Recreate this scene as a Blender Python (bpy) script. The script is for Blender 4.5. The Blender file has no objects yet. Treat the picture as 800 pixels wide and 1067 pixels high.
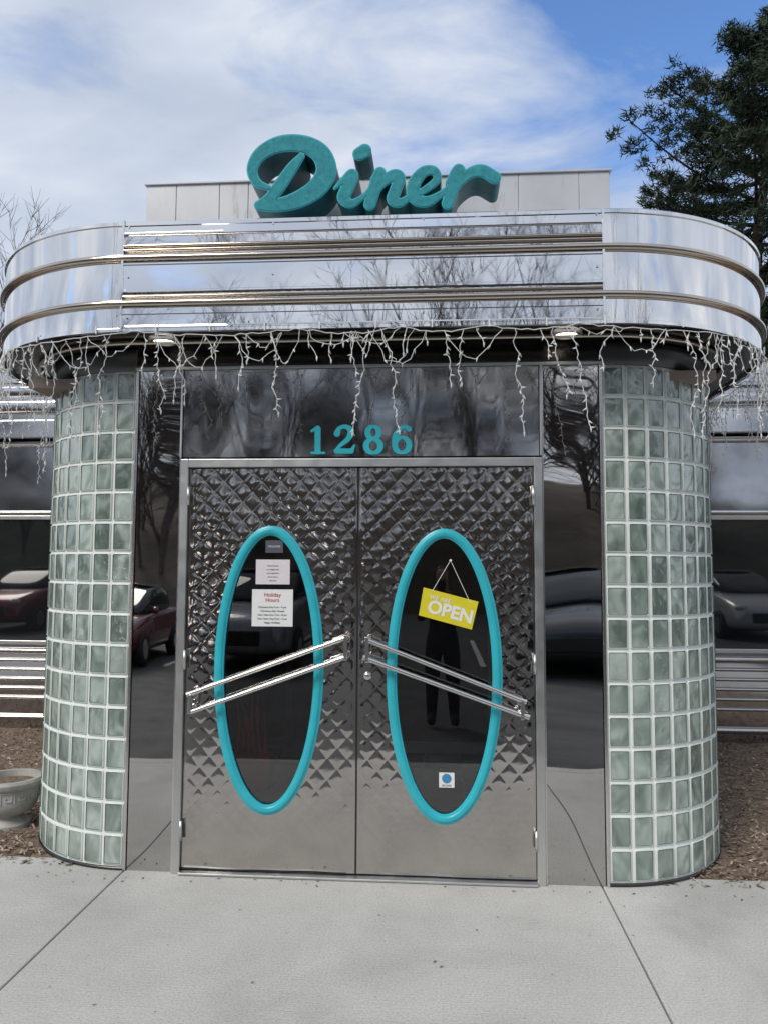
import bpy, bmesh, math, random
import numpy as np
from mathutils import Vector, Matrix
random.seed(7); np.random.seed(7)
scene=bpy.context.scene
# ------------------------------------------------------------------ measured dimensions (metres)
CAM=np.array([.4261,-4.0232,1.5901]); YAW,PITCH,ROLL,FPX=.072,.0728,.0047,795.2
H=2.169; A=.96; BL,BR=1.227,1.278; CL,CR=1.171,1.2205; YC=-.346; ZT,ZB=3.344,2.772; RC=.754
RK=RC-YC; WTOP=2.66; YB=3.3
_fw=np.array([-math.sin(YAW)*math.cos(PITCH),math.cos(YAW)*math.cos(PITCH),math.sin(PITCH)])
_rt=np.array([math.cos(YAW),math.sin(YAW),0]); _up=np.cross(_rt,_fw)
_r2=_rt*math.cos(ROLL)+_up*math.sin(ROLL); _u2=-_rt*math.sin(ROLL)+_up*math.cos(ROLL)
def S(u,v,Y=0.0):
    """survey: turn a photo measurement into metres (x,z) on the vertical plane y=Y"""
    d=_fw*FPX+_r2*(u-400)-_u2*(v-533.5); t=(Y-CAM[1])/d[1]
    p=CAM+d*t; return float(p[0]),float(p[2])

# ------------------------------------------------------------------ helpers
def link(o,parent=None):
    scene.collection.objects.link(o)
    if parent: o.parent=parent
    return o
def empty(name):
    e=bpy.data.objects.new(name,None); return link(e)
def mesh(name,v,f,mat=None,parent=None,smooth=False,bevel=0,mats=None,midx=None):
    m=bpy.data.meshes.new(name); m.from_pydata([tuple(map(float,p)) for p in v],[],f); 
    if mats:
        for q in mats: m.materials.append(q)
        if midx is not None: m.polygons.foreach_set('material_index',midx)
    elif mat: m.materials.append(mat)
    if smooth: m.polygons.foreach_set('use_smooth',[True]*len(m.polygons))
    m.update(); o=bpy.data.objects.new(name,m); link(o,parent)
    if bevel:
        b=o.modifiers.new('b','BEVEL'); b.width=bevel; b.segments=2; b.limit_method='ANGLE'
    return o
class G:
    def __init__(s): s.v=[]; s.f=[]
    def add(s,v,f):
        n=len(s.v); s.v+=list(v); s.f+=[tuple(i+n for i in q) for q in f]
    def box(s,x0,x1,y0,y1,z0,z1,M=None):
        v=[(x,y,z) for x in(x0,x1) for y in(y0,y1) for z in(z0,z1)]
        if M is not None: v=[tuple(M@Vector(p)) for p in v]
        s.add(v,[(0,1,3,2),(4,6,7,5),(0,4,5,1),(2,3,7,6),(0,2,6,4),(1,5,7,3)])
    def tube(s,pts,r,n=8,cap=True):
        pts=[Vector(p) for p in pts]; k=len(pts)
        if not hasattr(r,'__len__'): r=[r]*k
        v=[];f=[]
        for i,p in enumerate(pts):
            t=(pts[min(i+1,k-1)]-pts[max(i-1,0)]).normalized()
            a=t.cross(Vector((0,0,1)) if abs(t.z)<.9 else Vector((1,0,0))).normalized(); b=t.cross(a)
            for j in range(n):
                th=2*math.pi*j/n; v.append(tuple(p+(a*math.cos(th)+b*math.sin(th))*r[i]))
        for i in range(k-1):
            for j in range(n):
                f.append((i*n+j,i*n+(j+1)%n,(i+1)*n+(j+1)%n,(i+1)*n+j))
        if cap: f.append(tuple(range(n))[::-1]); f.append(tuple((k-1)*n+j for j in range(n)))
        s.add(v,f)
    def lathe(s,prof,c,n=40):
        v=[];f=[]
        for r,z in prof:
            for j in range(n):
                th=2*math.pi*j/n; v.append((c[0]+r*math.cos(th),c[1]+r*math.sin(th),c[2]+z))
        for i in range(len(prof)-1):
            for j in range(n): f.append((i*n+j,i*n+(j+1)%n,(i+1)*n+(j+1)%n,(i+1)*n+j))
        s.add(v,f)
    def sweep(s,path,prof,closed=False,cprof=False,vertical=False,caps=False):
        k=len(path); v=[];f=[]; m=len(prof)
        for i,p in enumerate(path):
            if closed: a=path[i-1]; b=path[(i+1)%k]
            else: a=path[max(i-1,0)]; b=path[min(i+1,k-1)]
            t=Vector((b[0]-a[0],b[1]-a[1])).normalized(); nx,ny=t.y,-t.x
            for o,z in prof:
                q=(p[0]+nx*o,p[1]+ny*o)
                v.append((q[0],z,q[1]) if vertical else (q[0],q[1],z))
        for i in range(k if closed else k-1):
            i2=(i+1)%k
            for j in range(m if cprof else m-1):
                j2=(j+1)%m
                f.append((i*m+j,i2*m+j,i2*m+j2,i*m+j2))
        if caps and not closed:
            f.append(tuple(range(m))); f.append(tuple((k-1)*m+j for j in range(m))[::-1])
        s.add(v,f)
    def obj(s,name,mat,parent=None,smooth=False,bevel=0):
        return mesh(name,s.v,s.f,mat,parent,smooth,bevel)
def fixn(o):
    bm=bmesh.new(); bm.from_mesh(o.data); bmesh.ops.recalc_face_normals(bm,faces=bm.faces); bm.to_mesh(o.data); bm.free(); return o
def autosmooth(o,ang=35):
    m=o.data; m.polygons.foreach_set('use_smooth',[True]*len(m.polygons))
    bm=bmesh.new(); bm.from_mesh(m)
    for e in bm.edges:
        if len(e.link_faces)==2 and e.calc_face_angle(0)>math.radians(ang): e.smooth=False
    bm.to_mesh(m); bm.free(); return o

# ------------------------------------------------------------------ materials
def M(name):
    m=bpy.data.materials.new(name); m.use_nodes=True; nt=m.node_tree; return m,nt,nt.nodes['Principled BSDF']
def N(nt,t,**k):
    n=nt.nodes.new(t)
    for a,b in k.items(): setattr(n,a,b)
    return n
def noise(nt,scale,detail=4,rough=.5,dist=0,mapscale=None,rot=None,coord='Object'):
    tc=N(nt,'ShaderNodeTexCoord'); mp=N(nt,'ShaderNodeMapping'); nt.links.new(tc.outputs[coord],mp.inputs[0])
    if mapscale: mp.inputs['Scale'].default_value=mapscale
    if rot: mp.inputs['Rotation'].default_value=rot
    n=N(nt,'ShaderNodeTexNoise'); nt.links.new(mp.outputs[0],n.inputs['Vector'])
    n.inputs['Scale'].default_value=scale; n.inputs['Detail'].default_value=detail; n.inputs['Roughness'].default_value=rough; n.inputs['Distortion'].default_value=dist
    return n
def ramp(nt,src,stops):
    r=N(nt,'ShaderNodeValToRGB'); nt.links.new(src,r.inputs[0]); e=r.color_ramp.elements
    while len(e)<len(stops): e.new(.5)
    for q,(p,c) in zip(e,stops): q.position=p; q.color=(c[0],c[1],c[2],1) if hasattr(c,'__len__') else (c,c,c,1)
    return r
def mapr(nt,src,a,b,c,d):
    r=N(nt,'ShaderNodeMapRange'); nt.links.new(src,r.inputs[0])
    for i,x in enumerate((a,b,c,d)): r.inputs[i+1].default_value=x
    return r
def bump(nt,bs,src,strength,dist,prev=None):
    b=N(nt,'ShaderNodeBump'); b.inputs['Strength'].default_value=strength; b.inputs['Distance'].default_value=dist
    nt.links.new(src,b.inputs['Height'])
    if prev: nt.links.new(prev.outputs[0],b.inputs['Normal'])
    nt.links.new(b.outputs[0],bs.inputs['Normal']); return b
def metal(name,col,rough=.12,wav=.0,wscale=2.5,mapscale=None,smudge=.08,var=.12,dist=.1):
    m,nt,bs=M(name); bs.inputs['Metallic'].default_value=1
    n=noise(nt,3.5,6,.6,.4); c=tuple(x*(1-var) for x in col)
    r=ramp(nt,n.outputs[0],[(.3,c),(.65,col)]); nt.links.new(r.outputs[0],bs.inputs['Base Color'])
    n2=noise(nt,9,8,.65,.2); mr=mapr(nt,n2.outputs[0],.45,.8,rough,rough+smudge); nt.links.new(mr.outputs[0],bs.inputs['Roughness'])
    if wav: n3=noise(nt,wscale,0,.4,dist,mapscale); bump(nt,bs,n3.outputs[0],1,wav)
    return m
def paint(name,col,rough=.5,var=.15,scale=6,bmp=0,bscale=60,spec=.5):
    m,nt,bs=M(name); n=noise(nt,scale,6,.6)
    r=ramp(nt,n.outputs[0],[(.3,tuple(x*(1-var) for x in col)),(.7,tuple(min(1,x*(1+var)) for x in col))]); nt.links.new(r.outputs[0],bs.inputs['Base Color'])
    bs.inputs['Roughness'].default_value=rough; bs.inputs['Specular IOR Level'].default_value=spec
    if bmp: n2=noise(nt,bscale,5,.6); bump(nt,bs,n2.outputs[0],.6,bmp)
    return m
m_can=metal('canopy_stainless',(.82,.81,.80),.012,.014,1.3,(1,1,1.8),.03,.04)
m_canflat=metal('canopy_flat_stainless',(.80,.80,.81),.015,.006,1.5,(.8,1,1.0),.05,.06)
m_rail=metal('rail_stainless',(.60,.53,.45),.12,0,smudge=.08)
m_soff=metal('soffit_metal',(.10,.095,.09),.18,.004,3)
m_panel=metal('dark_mirror_panel',(.50,.49,.48),.012,.010,1.5,(1.6,1,.6),.03,.06)
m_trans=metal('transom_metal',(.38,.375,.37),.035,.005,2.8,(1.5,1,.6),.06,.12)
m_quilt=metal('quilted_stainless',(.54,.515,.49),.06,.002,4,None,.10,.16)
m_alum=metal('aluminium_frame',(.68,.68,.66),.33,0,smudge=.15)
m_chrome=metal('handle_steel',(.74,.71,.69),.2,0,smudge=.08)
m_darkm=metal('dark_trim_metal',(.10,.10,.10),.3)
m_wallm=metal('diner_wall_steel',(.46,.46,.47),.06,.008,1.6,(1,1,1),.05,.08)
m_band=metal('diner_band_steel',(.70,.70,.71),.08,.006,1.5,(1,1,2),.06)
m_strip=metal('diner_wall_strips',(.50,.48,.46),.16,.003,1.5,(1,1,2),.06)
m_turq=paint('turquoise_paint',(.035,.45,.53),.28,.08,9)
m_black=paint('black_rubber',(.012,.012,.012),.6)
m_int=paint('interior_dark',(.30,.24,.20),.6,.4,2)
m_white=paint('white_plastic',(.82,.82,.80),.45,.05)

m_face,nt,bs=M('sign_face_teal'); n=noise(nt,30,6,.7); r=ramp(nt,n.outputs[0],[(.34,(.0,.20,.235)),(.5,(.008,.28,.32)),(.68,(.02,.36,.40))])
nb=noise(nt,6,4,.6); mx=N(nt,'ShaderNodeMix',data_type='RGBA',blend_type='MULTIPLY'); mx.inputs[0].default_value=.4
r2=ramp(nt,nb.outputs[0],[(.3,.6),(.6,1.0)]); nt.links.new(r.outputs[0],mx.inputs[6]); nt.links.new(r2.outputs[0],mx.inputs[7]); nt.links.new(mx.outputs[2],bs.inputs['Base Color'])
bs.inputs['Roughness'].default_value=.15; bs.inputs['Coat Weight'].default_value=.5; bump(nt,bs,nb.outputs[0],.3,.004)
m_side=paint('sign_side_teal',(.010,.15,.18),.35,.35,14)
m_box,nt,bs=M('sign_box_paint'); n=noise(nt,2.2,5,.55); r=ramp(nt,n.outputs[0],[(.3,(.49,.50,.52)),(.7,(.63,.64,.66))])
n2=noise(nt,3.0,6,.7,.3,(5,5,.9)); r2=ramp(nt,n2.outputs[0],[(.58,0.0),(.76,.8)]); mx=N(nt,'ShaderNodeMix',data_type='RGBA'); nt.links.new(r2.outputs[0],mx.inputs[0])
nt.links.new(r.outputs[0],mx.inputs[6]); mx.inputs[7].default_value=(.32,.26,.21,1); nt.links.new(mx.outputs[2],bs.inputs['Base Color']); bs.inputs['Roughness'].default_value=.35; bs.inputs['Metallic'].default_value=.15
# concrete
m_conc,nt,bs=M('sidewalk_concrete')
na=noise(nt,1.1,8,.62,.3); nb=noise(nt,110,3,.6); nc=noise(nt,.9,4,.6,.4)
ra=ramp(nt,na.outputs[0],[(.28,(.43,.42,.385)),(.5,(.53,.52,.485)),(.72,(.60,.59,.555))])
rb=ramp(nt,nb.outputs[0],[(.3,.72),(.55,1.0),(.8,1.14)])
mx=N(nt,'ShaderNodeMix',data_type='RGBA',blend_type='MULTIPLY'); mx.inputs[0].default_value=1; nt.links.new(ra.outputs[0],mx.inputs[6]); nt.links.new(rb.outputs[0],mx.inputs[7])
rc=ramp(nt,nc.outputs[0],[(.52,1.0),(.72,.82)]); mx2=N(nt,'ShaderNodeMix',data_type='RGBA',blend_type='MULTIPLY'); mx2.inputs[0].default_value=1
nt.links.new(mx.outputs[2],mx2.inputs[6]); nt.links.new(rc.outputs[0],mx2.inputs[7])
vo=N(nt,'ShaderNodeTexVoronoi'); vo.inputs['Scale'].default_value=4; tcv=N(nt,'ShaderNodeTexCoord'); nt.links.new(tcv.outputs['Object'],vo.inputs['Vector'])
rv=ramp(nt,vo.outputs['Distance'],[(.02,.45),(.045,1.0)]); mx3=N(nt,'ShaderNodeMix',data_type='RGBA',blend_type='MULTIPLY'); mx3.inputs[0].default_value=.5
nt.links.new(mx2.outputs[2],mx3.inputs[6]); nt.links.new(rv.outputs[0],mx3.inputs[7])
nt.links.new(mx3.outputs[2],bs.inputs['Base Color']); bs.inputs['Roughness'].default_value=.85
nd=noise(nt,26,2,.6,0,(.12,7,1)); b1=bump(nt,bs,nd.outputs[0],.8,.0035); bump(nt,bs,nb.outputs[0],.5,.002,b1)
m_asph=paint('asphalt',(.075,.075,.076),.85,.3,2,.01,80)
m_soil=paint('ground_soil',(.10,.085,.055),.9,.35,.8,.02,12)
m_line=paint('road_marking_white',(.7,.7,.68),.7,.15,10)
m_mul,nt,bs=M('mulch'); n=noise(nt,38,8,.75,.5); n0=noise(nt,2.3,5,.6)
r=ramp(nt,n.outputs[0],[(.33,(.07,.045,.03)),(.5,(.25,.18,.13)),(.66,(.48,.38,.28))]); r0=ramp(nt,n0.outputs[0],[(.3,.75),(.7,1.15)])
mx=N(nt,'ShaderNodeMix',data_type='RGBA',blend_type='MULTIPLY'); mx.inputs[0].default_value=1; nt.links.new(r.outputs[0],mx.inputs[6]); nt.links.new(r0.outputs[0],mx.inputs[7]); nt.links.new(mx.outputs[2],bs.inputs['Base Color'])
bs.inputs['Roughness'].default_value=.95; bump(nt,bs,n.outputs[0],1,.02)
m_chip,nt,bs=M('wood_chips'); gi=N(nt,'ShaderNodeNewGeometry'); r=ramp(nt,gi.outputs['Random Per Island'],[(0,(.07,.045,.03)),(.45,(.22,.155,.11)),(.8,(.40,.30,.22)),(1,(.55,.47,.38))]); nt.links.new(r.outputs[0],bs.inputs['Base Color']); bs.inputs['Roughness'].default_value=.9
# glass-block
m_gb,nt,bs=M('glass_block')
gi=N(nt,'ShaderNodeNewGeometry'); n=noise(nt,7,1,.5,1.2,(1,1,.7))
ad=N(nt,'ShaderNodeMath',operation='ADD'); sc=N(nt,'ShaderNodeMath',operation='MULTIPLY'); sc.inputs[1].default_value=.34
nt.links.new(gi.outputs['Random Per Island'],sc.inputs[0]); nt.links.new(sc.outputs[0],ad.inputs[0]); nt.links.new(n.outputs[0],ad.inputs[1])
r=ramp(nt,ad.outputs[0],[(.40,(.12,.155,.135)),(.62,(.22,.275,.24)),(.88,(.42,.49,.44))]); nt.links.new(r.outputs[0],bs.inputs['Base Color'])
bs.inputs['Roughness'].default_value=.04; bs.inputs['IOR'].default_value=1.9; bs.inputs['Coat Weight'].default_value=.7; bs.inputs['Coat Roughness'].default_value=.02
nw=noise(nt,14,0,.5,1.2,(1,1,.6)); bump(nt,bs,nw.outputs[0],1,.012)
m_gbe=paint('glass_block_edge',(.66,.71,.67),.12,.1,8)
m_gbd=paint('glass_block_bevel',(.11,.16,.135),.08,.2,8)
m_grout=paint('grout_white',(.85,.86,.83),.7,.06,7,.001,80)
def glassmat(name,tint,refl=1.5):
    m=bpy.data.materials.new(name); m.use_nodes=True; nt=m.node_tree; nt.nodes.clear()
    o=N(nt,'ShaderNodeOutputMaterial'); mx=N(nt,'ShaderNodeMixShader'); t=N(nt,'ShaderNodeBsdfTransparent'); g=N(nt,'ShaderNodeBsdfGlossy'); fr=N(nt,'ShaderNodeFresnel')
    fr.inputs[0].default_value=refl; t.inputs[0].default_value=(*tint,1); g.inputs['Roughness'].default_value=.005
    ad=N(nt,'ShaderNodeMath',operation='MULTIPLY'); ad.inputs[1].default_value=3.6; nt.links.new(fr.outputs[0],ad.inputs[0]); nt.links.new(ad.outputs[0],mx.inputs[0])
    nt.links.new(t.outputs[0],mx.inputs[1]); nt.links.new(g.outputs[0],mx.inputs[2]); nt.links.new(mx.outputs[0],o.inputs[0]); return m
m_glass=glassmat('door_glass',(.9,.9,.9)); m_wglass,nt,bs=M('window_glass_dark'); bs.inputs['Base Color'].default_value=(.01,.012,.013,1); bs.inputs['Roughness'].default_value=.02; bs.inputs['IOR'].default_value=2.2
m_chk,nt,bs=M('checker_floor'); tc=N(nt,'ShaderNodeTexCoord'); ck=N(nt,'ShaderNodeTexChecker'); nt.links.new(tc.outputs['Object'],ck.inputs[0]); ck.inputs['Scale'].default_value=3.3
ck.inputs[1].default_value=(.8,.78,.75,1); ck.inputs[2].default_value=(.03,.03,.03,1); nt.links.new(ck.outputs[0],bs.inputs['Base Color']); bs.inputs['Roughness'].default_value=.3
def flat(name,c,rough=.6):
    m,nt,bs=M(name); n=noise(nt,25,3,.5); r=ramp(nt,n.outputs[0],[(.3,tuple(x*.94 for x in c)),(.7,c)]); nt.links.new(r.outputs[0],bs.inputs['Base Color']); bs.inputs['Roughness'].default_value=rough; return m
m_paper=flat('paper_white',(.82,.82,.80)); m_pink=flat('paper_pink',(.76,.69,.72)); m_ink=flat('ink_dark',(.09,.09,.11)); m_red=flat('ink_red',(.5,.03,.04)); m_yel=flat('sign_yellow',(.74,.64,.03),.4); m_blue=flat('sticker_blue',(.05,.25,.5))
m_bark=paint('bark_grey_brown',(.085,.068,.055),.9,.3,5); m_pbark=paint('pine_bark',(.05,.035,.025),.9,.3,5)
m_leaf,nt,bs=M('pine_needles'); nl=noise(nt,.8,3,.6)
r=ramp(nt,nl.outputs[0],[(.3,(.008,.022,.009)),(.55,(.024,.046,.020)),(.75,(.055,.080,.036))]); nt.links.new(r.outputs[0],bs.inputs['Base Color']); bs.inputs['Roughness'].default_value=.7

# ================================================================== BUILDING
B=empty('diner_building')
def arc(cx,cy,R,a0,a1,n): return [(cx+R*math.cos(math.radians(a0+(a1-a0)*i/n)),cy+R*math.sin(math.radians(a0+(a1-a0)*i/n))) for i in range(n+1)]
def cpath(off=0,n=40,yend=YB-.02):
    R=RK+off
    return [(-CL-R,yend),(-CL-R,(yend+RC)/2)]+arc(-CL,RC,R,180,270,n)+[(-CL+(CL+CR)*i/6,YC-off) for i in range(1,6)]+arc(CR,RC,R,270,360,n)+[(CR+R,(yend+RC)/2),(CR+R,yend)]
P=cpath()
g=G(); g.sweep(P,[(-.05,ZT-.03),(-.05,ZT),(0,ZT+.002),(.008,ZT-.004),(.008,ZT-.022),(0,ZT-.026),(0,3.16),(0,2.93),(0,ZB+.02),(.006,ZB+.016),(.006,ZB),(-.02,ZB),(-.02,ZB+.03)]); autosmooth(g.obj('canopy_fascia',m_can,B),30)
def rail(z,r=.017,off=.012,rz=1.0):
    return [(off+r*math.sin(2*math.pi*k/10),z+rz*r*math.cos(2*math.pi*k/10)) for k in range(10)]
g=G()
for z in(3.150,2.915): g.sweep(P,rail(z),cprof=True)
g.obj('canopy_rails',m_rail,B,True)
FP=[(-CL+(CL+CR-.008)*i/8+.004,YC) for i in range(9)]
g=G()
g.sweep(FP,[(0,ZT-.028),(.014,ZT-.032),(.014,3.282),(.020,3.278),(.020,3.270),(.006,3.264),(.004,3.224)],caps=True)
g.sweep(FP,[(.002,3.128),(.012,3.124),(.012,2.985),(.018,2.980),(.018,2.971),(.002,2.967)],caps=True)
g.sweep(FP,[(.002,2.893),(.010,2.89),(.010,ZB+.03),(.002,ZB+.026)],caps=True)
autosmooth(g.obj('canopy_centre_panels',m_canflat,B),30)
g=G(); 
for z,r in((3.212,.008),(3.190,.008),(2.950,.007)):
    g.sweep(FP,rail(z,r,.010),cprof=True,caps=True)
autosmooth(g.obj('canopy_flutes',m_rail,B),50)
g=G(); g.sweep(FP,[(.0025,3.262),(.0025,3.226)]); g.sweep(FP,[(.0135,3.116),(.0135,3.111)]); g.sweep(FP,[(.0115,2.86),(.0115,2.856)]); g.obj('canopy_shade_strips',m_darkm,B)  # flat dark strips standing in for shade between the panels
g=G()
for x in(-CL,CR): g.box(x-.006,x+.006,YC-.018,YC+.01,ZB-.004,ZT+.004)
g.obj('canopy_joint_strips',m_can,B,bevel=.002)
g=G()
for x in(-CL+.03,-.4,.35,CR-.03):
    for z in(3.31,3.05,2.84): g.tube([(x,YC-.008,z),(x,YC-.019,z)],.005,8)
g.obj('canopy_rivets',m_chrome,B)
g=G(); pp=cpath(-.03); n=len(pp); g.add([(x,y,ZT-.025) for x,y in pp],[tuple(range(n))]); g.obj('canopy_roof',m_band,B)
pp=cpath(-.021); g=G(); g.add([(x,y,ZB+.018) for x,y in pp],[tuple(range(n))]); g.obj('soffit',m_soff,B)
g=G(); g.sweep(cpath(-.20),rail(ZB+.004,.012,0),cprof=True); g.obj('soffit_trim',m_rail,B,True)
m_lamp=bpy.data.materials.new('lamp_glow'); m_lamp.use_nodes=True; bsx=m_lamp.node_tree.nodes['Principled BSDF']; bsx.inputs['Emission Color'].default_value=(1,.95,.82,1); bsx.inputs['Emission Strength'].default_value=4; bsx.inputs['Base Color'].default_value=(.8,.8,.8,1)
for i,(x,y) in enumerate(((-1.02,-.16),(1.07,-.16))):
    g=G(); g.lathe([(0,-.006),(.052,-.006),(.055,0)],(x,y,ZB+.012),28); g.obj('downlight_lens_%d'%i,m_lamp,B)
    g=G(); g.lathe([(.055,-.004),(.06,-.014),(.078,-.012),(.084,0.004)],(x,y,ZB+.012),28); g.obj('downlight_rim_%d'%i,m_chrome,B,True)
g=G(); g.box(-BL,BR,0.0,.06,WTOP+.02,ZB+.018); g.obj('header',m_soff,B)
xa,_=S(190,430); xb,_=S(563,430)
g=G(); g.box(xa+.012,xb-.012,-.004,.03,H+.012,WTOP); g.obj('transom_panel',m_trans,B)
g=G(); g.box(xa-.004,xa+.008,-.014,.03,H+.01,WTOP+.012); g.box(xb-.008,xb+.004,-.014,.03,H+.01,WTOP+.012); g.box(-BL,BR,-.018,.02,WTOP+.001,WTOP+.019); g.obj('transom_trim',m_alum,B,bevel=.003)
g=G(); g.box(-BL+.02,-A-.012,0,.03,.0,WTOP); g.obj('mirror_panel_a',m_panel,B)
g=G(); g.box(A+.012,BR-.02,0,.03,.0,WTOP); g.obj('mirror_panel_b',m_panel,B)
g=G()
for x in(-BL+.008,BR-.008): g.box(x-.008,x+.008,-.010,.04,0,WTOP)
for x in(-A-.006,A+.006): g.box(x-.005,x+.005,-.010,.04,0,WTOP)
g.obj('panel_edge_trim',m_chrome,B,bevel=.003)
g=G(); fw=.042
g.box(-A,-A+fw,-.025,.09,0,H); g.box(A-fw,A,-.025,.09,0,H); g.box(-A+fw,A-fw,-.025,.09,H-.045,H); g.obj('door_frame',m_alum,B,bevel=.003)
g=G(); g.box(-A+fw,A-fw,-.05,.1,0.003,.016); g.obj('threshold',m_alum,B,bevel=.004)
ovals=[]
for (cu,cv,l,rr_,t,b) in((280.5,698.5,223,338.5,547,850),(463,705,402,524,550,860)):
    x0,_=S(l,cv); x1,_=S(rr_,cv); _,z1=S(cu,t); _,z0=S(cu,b); ovals.append(((x0+x1)/2,(z0+z1)/2,(x1-x0)/2,(z1-z0)/2))
def door(name,xl,xr,ov):
    z0,z1=.022,H-.05; st=.006
    nx=int((xr-xl)/st); nz=int((z1-z0)/st); w,hh=.104,.108
    xs=np.linspace(xl,xr,nx+1); zs=np.linspace(z0,z1,nz+1); X,Z=np.meshgrid(xs,zs)
    u=(X/w+Z/hh)*math.pi+.08*np.sin(Z*7); v=(X/w-Z/hh)*math.pi+.08*np.sin(Z*5+1)
    h=(np.abs(np.sin(u))**.7*np.abs(np.sin(v))**.7)
    h=1-(1-h)**1.8
    fade=(.45+.55*np.clip((Z-.12)/.6,0,1))*np.clip((Z-.10)/.08,0,1)*np.clip((X-xl-.008)/.02,0,1)*np.clip((xr-.008-X)/.02,0,1)
    amp=.0021*(1+.3*np.sin(X*13+Z*5)*np.sin(Z*8-X*3))
    Y=-amp*h*fade+ .0035*np.sin(X*7+Z*3)*np.sin(Z*4.2+X*2)+.001*np.sin(X*21-Z*9)*np.sin(Z*17+1)
    vs=np.stack([X,Y,Z],-1).reshape(-1,3)
    cx,cz,a,b=ov; fs=[]
    for j in range(nz):
        for i in range(nx):
            xc=(xs[i]+xs[i+1])/2; zc=(zs[j]+zs[j+1])/2
            if ((xc-cx)/(a-.03))**2+((zc-cz)/(b-.03))**2<1: continue
            k=j*(nx+1)+i; fs.append((k,k+1,k+nx+2,k+nx+1))
    mesh(name+'_quilted_skin',vs,fs,m_quilt,B,True)
    el=[(cx+(a-.02)*math.cos(t),cz+(b-.02)*math.sin(t)) for t in np.linspace(0,2*math.pi,72,endpoint=False)]
    g=G(); g.sweep(el,[(0,.045),(0,.0)],closed=True,vertical=True); g.obj(name+'_reveal',m_black,B)
    el=[(cx+(a-.028)*math.cos(t),cz+(b-.028)*math.sin(t)) for t in np.linspace(0,2*math.pi,96,endpoint=False)]
    pr=[(.028,.006),(.029,-.008),(.026,-.012),(.021,-.013),(.018,-.018),(.012,-.021),(-.004,-.022),(-.010,-.019),(-.013,-.014),(-.020,-.012),(-.0235,-.009),(-.024,.012)]
    pr=[(-o,y) for o,y in pr]
    g=G(); g.sweep(el,pr,closed=True,vertical=True); o=g.obj(name+'_oval_trim',m_turq,B,True); fixn(o); autosmooth(o,40)
    el2=[(cx+(a-.053)*math.cos(t),cz+(b-.053)*math.sin(t)) for t in np.linspace(0,2*math.pi,96,endpoint=False)]
    g=G(); g.sweep(el2,[(-.004,.0),(-.004,.006),(.005,.006),(.005,0)],closed=True,vertical=True); fixn(g.obj(name+'_gasket',m_black,B))
    g=G()
    for k in range(18):
        t=2*math.pi*(k+.5)/18; x=cx+(a-.028)*math.cos(t); z=cz+(b-.028)*math.sin(t); g.tube([(x,-.019,z),(x,-.0235,z)],.0045,8)
    g.obj(name+'_trim_screws',m_turq,B)
    el=[(cx+(a-.05)*math.cos(t),cz+(b-.05)*math.sin(t)) for t in np.linspace(0,2*math.pi,72,endpoint=False)]
    g=G(); g.add([(x,.008,z) for x,z in el],[tuple(range(72))]); g.obj(name+'_glass',m_glass,B)
    sgn=-1 if xl<-.5 else 1; hx=xl if sgn<0 else xr
    g=G()
    for z in(.22,1.1,1.97): g.tube([(hx-sgn*.002,-.03,z-.05),(hx-sgn*.002,-.03,z+.05)],.008,8)
    g.obj(name+'_hinges',m_alum,B,True)
door('door_a',-A+fw+.003,-.006,ovals[0]); door('door_b',.004,A-fw-.003,ovals[1])
g=G(); g.box(-.0055,.0035,.002,.05,.02,H-.05); g.obj('door_gap_seal',m_black,B)
g=G(); g.box(-A+fw,-.05,-.006,-.003,.02,.024); g.obj('door_sweep',m_black,B)
def handle(name,p,q,offs,br):
    g=G()
    for (a,b) in zip(p,q):
        xa,za=S(*a,-.07); xb,zb=S(*b,-.07); g.tube([(xa,-.07,za),(xb,-.07,zb)],.0125,14)
    autosmooth(g.obj(name+'_bars',m_chrome,B),50)
    g=G()
    for (u,v,hh) in br:
        x,z=S(u,v,-.03); g.box(x-.010,x+.010,-.082,-.058,z-hh,z+hh)
        for dz in(-hh*.6,hh*.6): g.tube([(x,.0,z+dz),(x,-.06,z+dz)],.009,8); g.tube([(x,-.001,z+dz),(x,-.012,z+dz)],.02,12)
    g.obj(name+'_brackets',m_chrome,B,bevel=.004)
handle('handle_a',[(362,664),(362,684)],[(195,724),(199,742)],0,[(361,674,.065),(201,732,.05)])
handle('handle_b',[(380,666),(378,685)],[(548,732),(551,748)],0,[(383,676,.065),(543,738,.05)])
x,z=S(383,704); g=G(); g.lathe([(0,-.0),(.018,0),(.022,.01),(.022,.02)],(0,0,0),20); o=g.obj('lock_cylinder',m_chrome,B,True); o.rotation_euler=(math.radians(-90),0,0); o.location=(x,-.016,z)
# interior
g=G(); g.box(-1.2,1.2,.06,3.2,-.02,.004); g.obj('vestibule_floor',m_chk,B)
g=G(); g.box(-1.9,1.9,3.0,3.05,.0,2.7); g.box(-1.9,1.9,.1,3.05,2.6,2.65); g.box(-1.15,-1.1,.1,3,0,2.65); g.box(1.1,1.15,.1,3,0,2.65); g.obj('vestibule_inner_walls',m_int,B)
g=G()
for x in(-.9,-.03,.84): g.box(x,x+.06,2.6,2.66,.0,2.2)
g.box(-.9,.9,2.6,2.66,2.1,2.2); g.box(-.9,.9,2.6,2.66,.02,.12); g.obj('inner_door_frames',m_alum,B)
g=G()
for i in range(7):
    x=-.80+i*.035; g.tube([(x,.5,.50),(x+.02*math.sin(i),.5,.62+.05*(i%3)),(x-.015,.5,.74+.07*((i*2)%3))],[.012,.010,.002],6)
g.box(-.84,-.55,.42,.58,.30,.50); g.obj('flame_ornament',m_red,B)

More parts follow.
